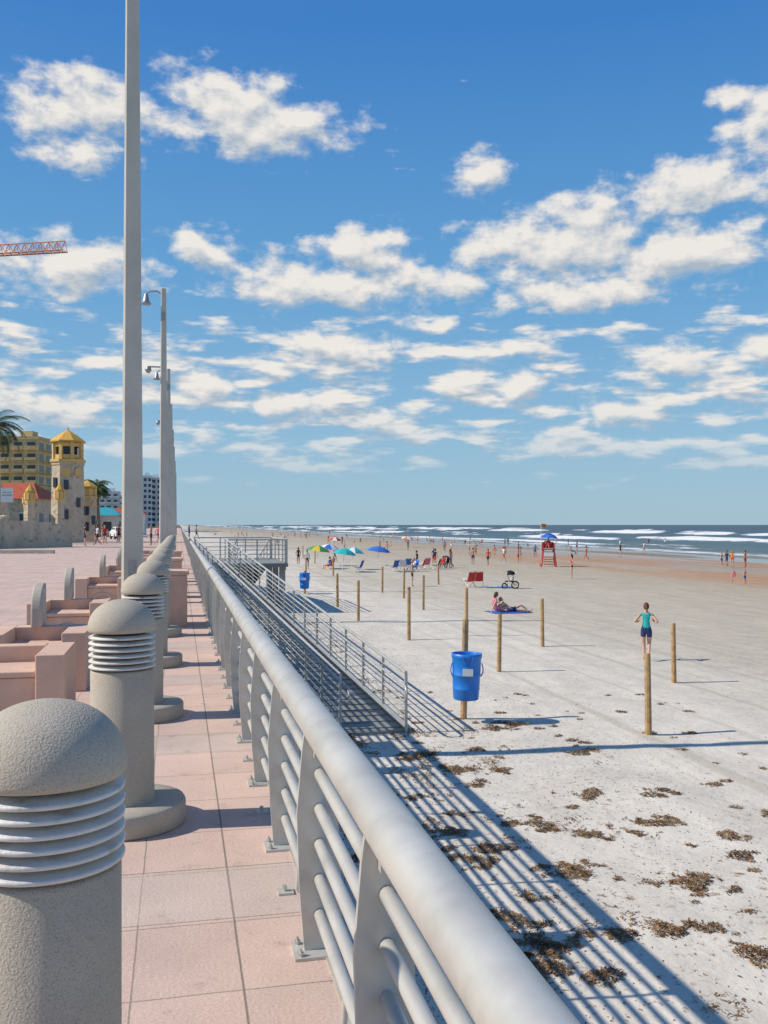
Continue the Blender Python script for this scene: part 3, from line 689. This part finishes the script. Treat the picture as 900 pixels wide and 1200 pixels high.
for t in [('walk',13.0,102,'white','red'),('bare',14.3,100,'red','red'),('standf',15,103,'black','black'),('bare',11.8,130,'blue','blue'),('walkf',23.7,110,'red','red'),('walk',33,131,'black','black'),('bare',12.2,125,'orange','orange'),('standf',19,118,'blue','navy'),('bare',9,95,'navy','navy'),('walk',10.2,92,'red','black'),('barew',6.2,88,'blue','blue'),('stand',-6.8,83,'white','navy'),('standf',-8.4,92,'black','black'),('walk',-5.2,99,'red','navy'),('stand',1.8,60,'grey','black'),('stand',2.9,83,'black','navy'),('walk',4.9,90,'black','red'),('bare',6.6,93,'red','red'),('stand',5.0,95,'blue','black')]:
    P2(t[0],t[1],t[2],R.uniform(0,6.3),R.randint(0,1),t[3],t[4],R.randint(0,3))
cols=list(cl)
for i in range(64):
    d_=R.uniform(110,400); x_=R.uniform(8,74) ; y_=d_
    l_=x_*CS-y_*SN; dd=x_*SN+y_*CS
    if l_/dd>.37 or (l_/dd>.22 and R.random()<.75): continue
    P2(R.choice(['stand','walk','bare','barew','walkf','standf','chair','sit']),l_,dd,R.uniform(0,6.3),R.choice([0,0,1,2]),R.choice(cols),R.choice(cols),R.randint(0,3),R.choice([1,1,1.03,.95,.65]))
for i in range(9):
    d_=R.uniform(135,230); b_=R.uniform(.05,.38); P2(R.choice(['bare','stand']),b_*d_,d_,R.uniform(0,6.3),R.choice([0,1]),R.choice(cols),R.choice(cols),2,name='bather')
for l_,d_,t,a_,b_ in ((-23.9,75,'stand','black','navy'),(-23.2,76,'walk','white','black'),(-22.9,77,'walkf','red','navy'),(-23.5,86,'walk','blue','grey'),(-19.1,77,'bare','orange','navy'),(-18.8,78,'walkf','pink','navy'),(-18.6,80,'standf','orange','black'),(-26,92,'stand','red','navy'),(-27,96,'walk','white','grey'),(-22,110,'walk','grey','navy'),(-24.6,80,'standf','navy','black'),(-25.2,84,'walk','black','grey'),(-22.2,82,'stand','white','navy'),(-21.5,95,'walk','red','black'),(-24.5,118,'stand','blue','black'),(-29,125,'walk','orange','navy')):
    x,y=site(l_,d_); person('pedestrian',T[t],x,y,0,R.uniform(0,6.3),R.randint(0,1),a_,b_,R.randint(0,3))

# ------------------------------------------------------------------ beach equipment
def umbrella(l_,d_,c1,c2,h=2.1,r_=1.1,tilt=.12):
    x,y=site(l_,d_); mb=MB(); n_=8
    mb.tube([(0,0,-.2),(0,0,h)],.02,8,2)
    for k in range(n_):
        a0=2*math.pi*k/n_; a1=2*math.pi*(k+1)/n_; am=(a0+a1)/2; ring=[]
        for rr,zz in ((.02,h),(r_*.4,h-.10),(r_*.75,h-.28),(r_,h-.50)):
            ring.append([(rr*math.cos(a0),rr*math.sin(a0),zz),(rr*.95*math.cos(am),rr*.95*math.sin(am),zz+.01),(rr*math.cos(a1),rr*math.sin(a1),zz)])
        vs=[p for q in ring for p in q]
        mb.add(vs,[(3*i+j,3*i+3+j,3*i+4+j,3*i+1+j) for i in range(3) for j in range(2)],k%2,True)
        mb.tube([(.02,0,h-.02),(r_*.98*math.cos(a0),r_*.98*math.sin(a0),h-.5)],.008,4,2)
    o_=mb.obj('beach_umbrella',[cl[c1],cl[c2],white],(x,y,bz(x,y))); o_.rotation_euler=(tilt,tilt*.5,R.random())
umbrella(-6.1,84,'yellow','green'); umbrella(-3.5,78,'teal','teal',2.0,1.0); umbrella(-2.9,83,'white','teal',2.0,1.0); umbrella(-.7,92,'blue','blue',1.9,1.2); umbrella(-5.5,90,'blue','white')
umbrella(-8,150,'red','white'); umbrella(4,170,'orange','white')
def bchair(l_,d_,c,rz=0.):
    x,y=site(l_,d_); mb=MB()
    for s_ in (-.28,.28):
        mb.tube([(s_,-.42,.02),(s_,.22,.50),(s_,.26,.52)],.014,6,1); mb.tube([(s_,.28,.02),(s_,-.26,.36),(s_,-.50,.98)],.014,6,1)
        mb.box((s_,.0,.52),(.05,.5,.025),2)
    mb.tube([(-.28,-.5,.98),(.28,-.5,.98)],.014,6,1); mb.tube([(-.28,.26,.38),(.28,.26,.38)],.014,6,1)
    vs=[]
    for yy,zz in ((.28,.38),(.05,.34),(-.22,.36),(-.36,.62),(-.49,.96)):
        vs+= [(-.27,yy,zz),(0,yy,zz-.03),(.27,yy,zz)]
    mb.add(vs,[(3*i+j,3*i+3+j,3*i+4+j,3*i+1+j) for i in range(4) for j in range(2)],0,True)
    mb.obj('beach_chair',[cl[c],bolt,white],(x,y,bz(x,y)),rz)
for l_,d_,c,rz in ((.8,80,'blue',.5),(1.7,81,'white',-.4),(2.5,80,'blue',2),(3.2,83,'red',1),(5.4,60,'red',.3),(6.1,60.5,'red',-.3),(-2.2,79,'blue',1),(3.8,86,'pink',.3),(5.3,86,'red',2.5),(4.6,84,'black',1),(2.1,84,'blue',0),(-4.8,82,'red',.8)): bchair(l_,d_,c,rz)
P2('chair',5.4,86.05,2.5,1,'red','navy',0); P2('chair',-4.8,82,.8,0,'blue','red',0); P2('chair',2.5,80.05,2,0,'white','blue',1)
towel(6.3,60,'white',.2); towel(2.0,79,'blue',.5); towel(7.3,59.5,'blue',-.2,1.2)
def stroller(l_,d_,rz):
    x,y=site(l_,d_); mb=MB()
    for px,py,rr in ((-.3,.3,.16),(.3,.3,.16),(-.3,-.35,.22),(.3,-.35,.22)):
        pts=[(px,py+rr*math.cos(t),rr+rr*math.sin(t)) for t in [2*math.pi*i/16 for i in range(17)]]; mb.tube(pts,.03,6,0)
        for k in range(3):
            t=math.pi*k/3; mb.tube([(px,py-rr*math.cos(t),rr-rr*math.sin(t)),(px,py+rr*math.cos(t),rr+rr*math.sin(t))],.006,4,1)
    for s_ in (-.26,.26):
        mb.tube([(s_,.3,.16),(s_,-.1,.62),(s_,-.5,1.08)],.016,6,1); mb.tube([(s_,-.35,.22),(s_,.0,.5),(s_,.15,.9)],.016,6,1)
    mb.tube([(-.26,-.5,1.08),(.26,-.5,1.08)],.02,6,1)
    mb.ell((0,-.02,.85),(.28,.36,.28),0,12,8,cut=lambda v:v.z>-.02 and v.y<.15)
    mb.box((0,.03,.45),(.46,.5,.06),0); mb.box((0,-.22,.65),(.46,.05,.42),0)
    mb.obj('baby_stroller',[cl['black'],lampg],(x,y,bz(x,y)),rz)
stroller(7.85,58.7,1.2); stroller(5.8,88,.4)
TD=92.; TL=16.1
def tower(l_,d_):
    x,y=site(l_,d_); mb=MB(); W_=.75
    for sx in (-1,1):
        for sy in (-1,1): mb.beam((sx*W_,sy*W_,-.2),(sx*.5,sy*.5,1.7),.10,.10,0)
        mb.beam((sx*.68,-.68,.5),(sx*.52,.52,1.5),.07,.07,0); mb.beam((sx*.68,.68,.5),(sx*.52,-.52,1.5),.07,.07,0)
        mb.box((sx*.56,0,2.05),(.06,1.1,.08),0); mb.box((sx*.56,0,2.25),(.06,1.1,.08),0)
        for sy in (-.5,.5): mb.box((sx*.56,sy,2.0),(.07,.07,.66),0)
    for k in range(6):
        z=.25+k*.24; wv_=.72-.2*z/1.7; mb.box((0,-wv_-.02,z),(1.25*wv_+.2,.06,.07),0)
    mb.box((0,0,1.70),(1.3,1.3,.08),0)
    mb.box((0,.5,2.1),(1.1,.05,.6),0); mb.box((0,.2,2.02),(1.0,.5,.06),0)
    mb.box((0,-.64,1.2),(.9,.03,.4),1)
    mb.obj('lifeguard_tower',[mk('tower_red',(.42,.05,.04),.7,var=.2,scale=3),white],(x,y,bz(x,y)),-.3)
tower(TL,TD)
x,y=site(TL,TD); o_=person('lifeguard',T['chair'],x,y,bz(x,y)+1.66,2.6,1,'red','red',0)
umbrella(TL,TD+.6,'blue','blue',3.3,.9,.05)
mb=MB(); mb.tube([(0,0,0),(0,0,4.2)],.025,6,1); mb.add([(0,0,4.2),(.6,.1,4.15),(.55,.12,3.8),(0,0,3.85)],[(0,1,2,3)],0); x,y=site(TL-.7,TD); mb.obj('warning_flag',[cl['orange'],white],(x,y,bz(x,y)))

# ------------------------------------------------------------------ buildings on the landward side
stone=mk('coquina_stone',(.56,.47,.345),.95,var=.12,scale=1.2,bump=.05,bscale=2.5,var2=((.34,.28,.20),2.6,.54,.70))
ochre=mk('ochre_plaster',(.68,.46,.17),.8,var=.08,scale=1)
ochred=mk('ochre_roof',(.64,.38,.09),.8,var=.1,scale=2,spec=.2)
glass=mk('window_glass',(.04,.06,.08),.15,var=.1)
tile=mk('terracotta_tile',(.42,.09,.04),.8,var=.25,scale=3,bump=.05,bscale=4)
def stower(X,Y,r_,h,name='stone_clock_tower'):
    mb=MB(); n_=8; ro=math.pi/8
    hb=h*.72
    mb.lathe([(r_*1.05,0),(r_*1.0,hb*.3),(r_*.93,hb*.96),(r_*.98,hb*.97),(r_*.98,hb)],n=n_,m=0,sm=False,rot=ro)
    mb.lathe([(r_*.98,hb),(r_*1.05,hb+.05),(r_*1.05,hb+.3),(r_*.8,hb+.32)],n=n_,m=1,sm=False,rot=ro)
    hl=h*.90; rt=h-hl
    mb.lathe([(r_*.6,hb+.3),(r_*.6,hl)],n=n_,m=3,sm=False,rot=ro)
    for k in range(8):
        t=ro+2*math.pi*k/8; mb.box((r_*.80*math.cos(t),r_*.80*math.sin(t),(hb+.3+hl)/2),(.30,.30,hl-hb-.3),1,rz=t)
        t+=math.pi/8; mb.box((r_*.74*math.cos(t),r_*.74*math.sin(t),hl-.22),(.14,r_*.55,.36),1,rz=t); mb.box((r_*.74*math.cos(t),r_*.74*math.sin(t),hb+.55),(.12,r_*.55,.4),1,rz=t)
    mb.lathe([(r_*.85,hl),(r_*1.04,hl+.05),(r_*1.04,hl+.18),(r_*.55,hl+.18+rt*.55),(.08,hl+.18+rt),(.04,hl+.2+rt*1.25),(.001,hl+.2+rt*1.3)],n=n_,m=2,sm=False,rot=ro)
    if r_>.8:
        for k,zz in ((0,hb*.4),(1,hb*.72),(6,hb*.72),(6,hb*.35),(7,hb*.5),(5,hb*.75)):
            t=2*math.pi*k/8; mb.box((r_*.90*math.cos(t),r_*.90*math.sin(t),zz),(.2,.42,.9),3,rz=t); 
        for k in (6,7):
            t=2*math.pi*k/8; c=Vector((r_*.92*math.cos(t),r_*.92*math.sin(t),hb*.88)); d=Vector((math.cos(t),math.sin(t),0)); mb.tube([c-d*.1,c+d*.08],.45*r_/1.7,20,1,sm=False)
    mb.obj(name,[stone,ochre,ochred,glass],(X,Y,0))
x,y=site(-30.3,90); stower(x,y,1.62,10.6)
x,y=site(-30.0,95); stower(x,y,.95,6.0,'stone_turret')
x,y=site(-30.9,82); stower(x,y,.42,5.0,'stone_turret'); x,y=site(-29.0,84); stower(x,y,.40,5.2,'stone_turret'); x,y=site(-31.9,84); stower(x,y,.36,4.6,'stone_turret')
mb=MB(); p0=Vector((*site(-34,58),0)); p1=Vector((*site(-24.4,73),0)); nseg=9
for i in range(nseg):
    a_=p0.lerp(p1,i/nseg); b_=p0.lerp(p1,(i+1)/nseg); h_=2.5-i*.08+R.uniform(-.1,.1)
    d=(b_-a_); mb.box(((a_.x+b_.x)/2,(a_.y+b_.y)/2,h_/2),(d.length+.05*(i%2),.5+.02*(i%2),h_),0,rz=math.atan2(d.y,d.x))
    if i%3==0: mb.lathe([(.42,0),(.38,h_+.1),(.44,h_+.15),(.40,h_+.32),(.001,h_+.42)],c=(a_.x,a_.y,0),n=10,m=0,sm=False)
mb.obj('stone_wall',[stone])
mb=MB(); X,Y=site(-37.5,88)
mb.lathe([(2.4,0),(2.2,3),(1.7,5.0),(1.3,6.4),(.9,7.2),(.001,7.4)],n=10,m=0,sm=False); mb.box((0,-2.3,4.0),(.8,.2,1.8),1)
mb.obj('stone_bandshell',[stone,glass],(X,Y,0))
def gable(X,Y,w_,dp,h,rh,rz,mats,name):
    mb=MB(); mb.box((0,0,h/2),(w_,dp,h),0)
    x_,y_=w_/2+.4,dp/2+.4
    mb.add([(-x_,-y_,h),(x_,-y_,h),(x_,y_,h),(-x_,y_,h),(-x_*.5,0,h+rh),(x_*.5,0,h+rh)],[(0,1,5,4),(1,2,5),(2,3,4,5),(3,0,4),(0,3,2,1)],1)
    k=int(w_/2.5)
    for i in range(k):
        xx=-w_/2+(i+.5)*w_/k; mb.box((xx,-dp/2-.01,h*.5),(1.1,.06,1.3),2); mb.box((xx,-dp/2-.02,h*.5-.72),(1.3,.14,.1),3); mb.box((xx,-dp/2-.02,h*.5+.72),(1.3,.1,.12),3)
    for i in range(int(dp/3)):
        yy=-dp/2+(i+.5)*3; mb.box((w_/2+.01,yy,h*.5),(.06,1.1,1.3),2)
    mb.obj(name,mats,(X,Y,0),rz)
x,y=site(-42.5,108); gable(x,y,8,8,4.6,1.9,-YAW,[stone,tile,glass,white],'tiled_roof_house')
def hotel(X,Y,w_,dp,fl,fh,body,name,rz=0.,bal=True,mat2=None):
    mb=MB(); H_=fl*fh; mb.box((0,0,H_/2),(w_,dp,H_),0)
    nb=max(3,int(w_/3.0)); ndp=max(2,int(dp/3.6))
    for f in range(fl):
        z=f*fh+fh*.5
        for i in range(nb):
            xx=-w_/2+(i+.5)*w_/nb; mb.box((xx,-dp/2-.01,z),(w_/nb*.6,.1,fh*.52),1)
            if bal: mb.box((xx,-dp/2-.5,z-fh*.42),(w_/nb*.86,1.0,.15),2); mb.box((xx,-dp/2-.98,z-fh*.2),(w_/nb*.86,.06,fh*.26),2)
        for i in range(ndp):
            yy=-dp/2+(i+.5)*dp/ndp; mb.box((w_/2+.01,yy,z),(.1,dp/ndp*.6,fh*.52),1)
            if bal: mb.box((w_/2+.55,yy,z-fh*.42),(1.1,dp/ndp*.86,.15),2)
    mb.box((0,0,H_+.4),(w_+.5,dp+.5,.8),2); mb.box((w_*.1,0,H_+1.6),(w_*.3,dp*.4,1.8),0)
    mb.obj(name,[body,glass,mat2 or white],(X,Y,0),rz)
bod=[mk('cream_stucco',(.66,.50,.25),.8,scale=.2),mk('white_stucco',(.66,.67,.67),.8,scale=.1),mk('pale_blue_stucco',(.40,.50,.58),.8,scale=.1),mk('beige_stucco',(.56,.51,.44),.8,scale=.1)]
tan=mk('tan_trim',(.58,.42,.21),.8)
x,y=site(-95.5,250); hotel(x,y,10.5,10,8,3.0,bod[0],'hotel_building',-.22,True,tan)
for l_,d_,w_,dp,fl,c in ((-146,500,10,14,6,1),(-139,520,8,16,8,2),(-132,520,7,16,9,1),(-152,560,12,16,6,3),(-135,560,8,16,8,2),(-122,540,9,14,9,1),(-124,580,7,16,7,3),(-160,600,12,20,6,2),(-190,640,14,20,6,1),(-130,620,12,16,10,1),(-163,700,12,20,9,3),(-150,720,10,18,11,2),(-170,800,16,20,10,1),(-178,900,18,20,10,3),(-215,1100,24,20,10,1),(-235,1300,26,20,9,1),(-270,1600,34,20,9,3),(-330,2000,44,30,8,1)):
    x,y=site(l_,d_)
    if x>-8-w_/2: x=-8-w_/2-R.uniform(0,6)
    hotel(x,y,w_,dp,fl,3.1,bod[c],'highrise_building',0,fl<9)
tq=mk('turquoise_awning',(.03,.33,.40),.6)
x,y=site(-41.0,135); gable(x,y,6,9,3.0,1.2,0,[bod[3],tq,glass,white],'beach_shop')
x,y=site(-43,155); gable(x,y,7,9,3.4,1.0,0,[bod[1],tile,glass,white],'beach_shop')

leaf=mk('foliage',(.06,.085,.03),.8,var=.5,scale=2); trunk=mk('palm_trunk',(.20,.15,.10),.9,var=.3,scale=6,bump=.02,bscale=8)
mb=MB()
for _ in range(6000):
    y_=R.uniform(110,900); x_=-16-R.random()**1.5*60
    c_=mn.noise(Vector((x_*.1,y_*.06,1)));
    if c_<-.05: continue
    z_=R.uniform(.2,1)*(5+4*c_); s_=R.uniform(.5,1.2)
    v=[Vector((R.uniform(-1,1),R.uniform(-1,1),R.uniform(-1,1)))*s_+Vector((x_,y_,z_)) for _ in range(3)]; mb.add(v,[(0,1,2)],0)
mb.obj('distant_trees',[leaf])
def palm(X,Y,h,r_=2.4):
    mb=MB(); pts=[];lean=R.uniform(-.4,.4)
    for i in range(9):
        t=i/8; pts.append((lean*t*t,0,h*t))
    mb.tube(pts,[.24-.09*i/8+(.02 if i%2 else 0) for i in range(9)],10,0)
    top=Vector((lean,0,h))
    for k in range(30):
        az=R.uniform(0,6.283); el0=R.uniform(-.5,1.2); prev=top.copy(); L=r_*R.uniform(.8,1.1); nst=9; d_el=el0
        pp=[prev.copy()]
        for i in range(nst):
            d=Vector((math.cos(az)*math.cos(d_el),math.sin(az)*math.cos(d_el),math.sin(d_el))); prev=prev+d*L/nst; d_el-=.20; pp.append(prev.copy())
        mb.tube(pp,.02,4,1,caps=False)
        for i in range(1,nst+1):
            d=(pp[i]-pp[i-1]).normalized(); sd=d.cross(Vector((0,0,1))).normalized()
            for s_ in (-1,1):
                for q in (0,.33,.66):
                    b0=pp[i-1].lerp(pp[i],q); ll=.5*math.sin(math.pi*min(.95,(i+q)/(nst+1)))+.12
                    tip=b0+sd*s_*ll+d*ll*.5-Vector((0,0,ll*.45)); mb.add([b0-d*.03,b0+d*.04,tip],[(0,1,2)],1)
    mb.obj('palm_tree',[trunk,leaf],(X,Y,0))
x,y=site(-29.6,70); palm(x,y,8.9,2.9)
x,y=site(-38.2,125); palm(x,y,6.5,2.0); x,y=site(-39.5,130); palm(x,y,7.2); x,y=site(-62,190); palm(x,y,9)
mb=MB()
for _ in range(1800):
    t=R.random(); c=Vector((*site(-32+R.uniform(0,6),57+R.uniform(0,6)),0)); z_=R.random()**.6*.9; v=[c+Vector((R.uniform(-.12,.12),R.uniform(-.12,.12),z_+R.uniform(-.08,.08))) for _ in range(3)]; mb.add(v,[(0,1,2)],0)
mb.obj('shrub',[leaf])
mb=MB(); mb.beam((*site(-34,55),.08),(*site(-19.5,55.5),.08),.3,.26,0); mb.obj('kerb',[conc])
mb=MB(); mb.tube([(0,0,0),(0,0,4.2)],.04,8,1); mb.box((0,-.05,3.8),(.85,.03,1.0),0); mb.box((0,-.068,3.8),(.7,.006,.08),1); mb.box((0,-.068,4.0),(.6,.006,.06),1); x,y=site(-26.7,66.5); mb.obj('information_sign',[white,lampg],(x,y,0),-.1)
def car(l_,d_,c,rz):
    x,y=site(l_,d_); mb=MB(); pr=[(-2.2,.35),(-2.2,.85),(-1.9,.98),(-1.5,1.42),(.5,1.45),(1.15,1.0),(2.05,.88),(2.25,.6),(2.2,.35)]; k=len(pr)
    w0=.88
    vs=[(a_,-w0*(1 if b_<1.1 else .85),b_) for a_,b_ in pr]+[(a_,w0*(1 if b_<1.1 else .85),b_) for a_,b_ in pr]
    mb.add(vs,[tuple(range(k)),tuple(reversed(range(k,2*k)))]+[(i,i+k,(i+1)%k+k,(i+1)%k) for i in range(k)],0)
    for s_ in (-1,1):
        mb.add([(-1.65,s_*.86,1.05),(-1.38,s_*.79,1.36),(.42,s_*.79,1.38),(.95,s_*.86,1.05)],[(0,1,2,3)],1)
        for px in (-1.4,1.4): mb.tube([(px,s_*.72,.34),(px,s_*.93,.34)],.34,18,2,sm=False); mb.tube([(px,s_*.93,.34),(px,s_*.94,.34)],.2,12,3,sm=False)
    mb.add([(.56,-.72,1.42),(.56,.72,1.42),(1.12,.84,1.05),(1.12,-.84,1.05)],[(0,1,2,3)],1); mb.add([(-1.56,-.72,1.40),(-1.56,.72,1.40),(-1.93,.84,1.0),(-1.93,-.84,1.0)],[(0,3,2,1)],1)
    mb.obj('parked_car',[c,glass,dark,bolt],(x,y,.0),rz,bevel=.04)
car(-31.5,112,white,1.8); car(-34,122,cl['red'],1.7); 
cr_=mk('crane_orange',(.66,.17,.04),.6,var=.1)
mb=MB(); X,Y=site(-61.5,150); X2,Y2=site(-50.3,148); D=Vector((X2-X,Y2-Y,0)).normalized(); H_=45.6
def truss(A_,B_,s_,nn):
    A_=Vector(A_);B_=Vector(B_);d=(B_-A_).normalized(); u=Vector((0,0,1)) if abs(d.z)<.9 else Vector((1,0,0)); sd=d.cross(u).normalized(); uu=sd.cross(d)
    cor=[sd*s_/2-uu*s_/2,-sd*s_/2-uu*s_/2,uu*s_*.55] if abs(d.z)<.9 else [sd*s_/2+uu*s_/2,-sd*s_/2+uu*s_/2,-sd*s_/2-uu*s_/2,sd*s_/2-uu*s_/2]
    for c in cor: mb.tube([A_+c,B_+c],.09,5,0)
    k=len(cor)
    for i in range(nn):
        a_=A_.lerp(B_,i/nn); b_=A_.lerp(B_,(i+1)/nn)
        for j in range(k):
            mb.tube([a_+cor[j],b_+cor[(j+1)%k]],.05,4,0); mb.tube([b_+cor[(j+1)%k],b_+cor[j]],.04,4,0)
            if k==3: mb.tube([a_+cor[(j+1)%k],(a_+b_)/2+cor[j]],.045,4,0)
base_=Vector((X,Y,0))+D*-22
truss(base_+Vector((0,0,H_)),Vector((X2,Y2,H_)),1.5,24); truss(base_,base_+Vector((0,0,H_+5)),1.8,22); truss(base_+Vector((0,0,H_)),base_-D*12+Vector((0,0,H_)),1.6,8)
mb.box(base_-D*11+Vector((0,0,H_-1.5)),(2,2,3),1); mb.tube([base_+Vector((0,0,H_+5)),Vector((X2,Y2,H_+.8))-D*14],.06,4,0)
mb.obj('tower_crane',[cr_,conc])
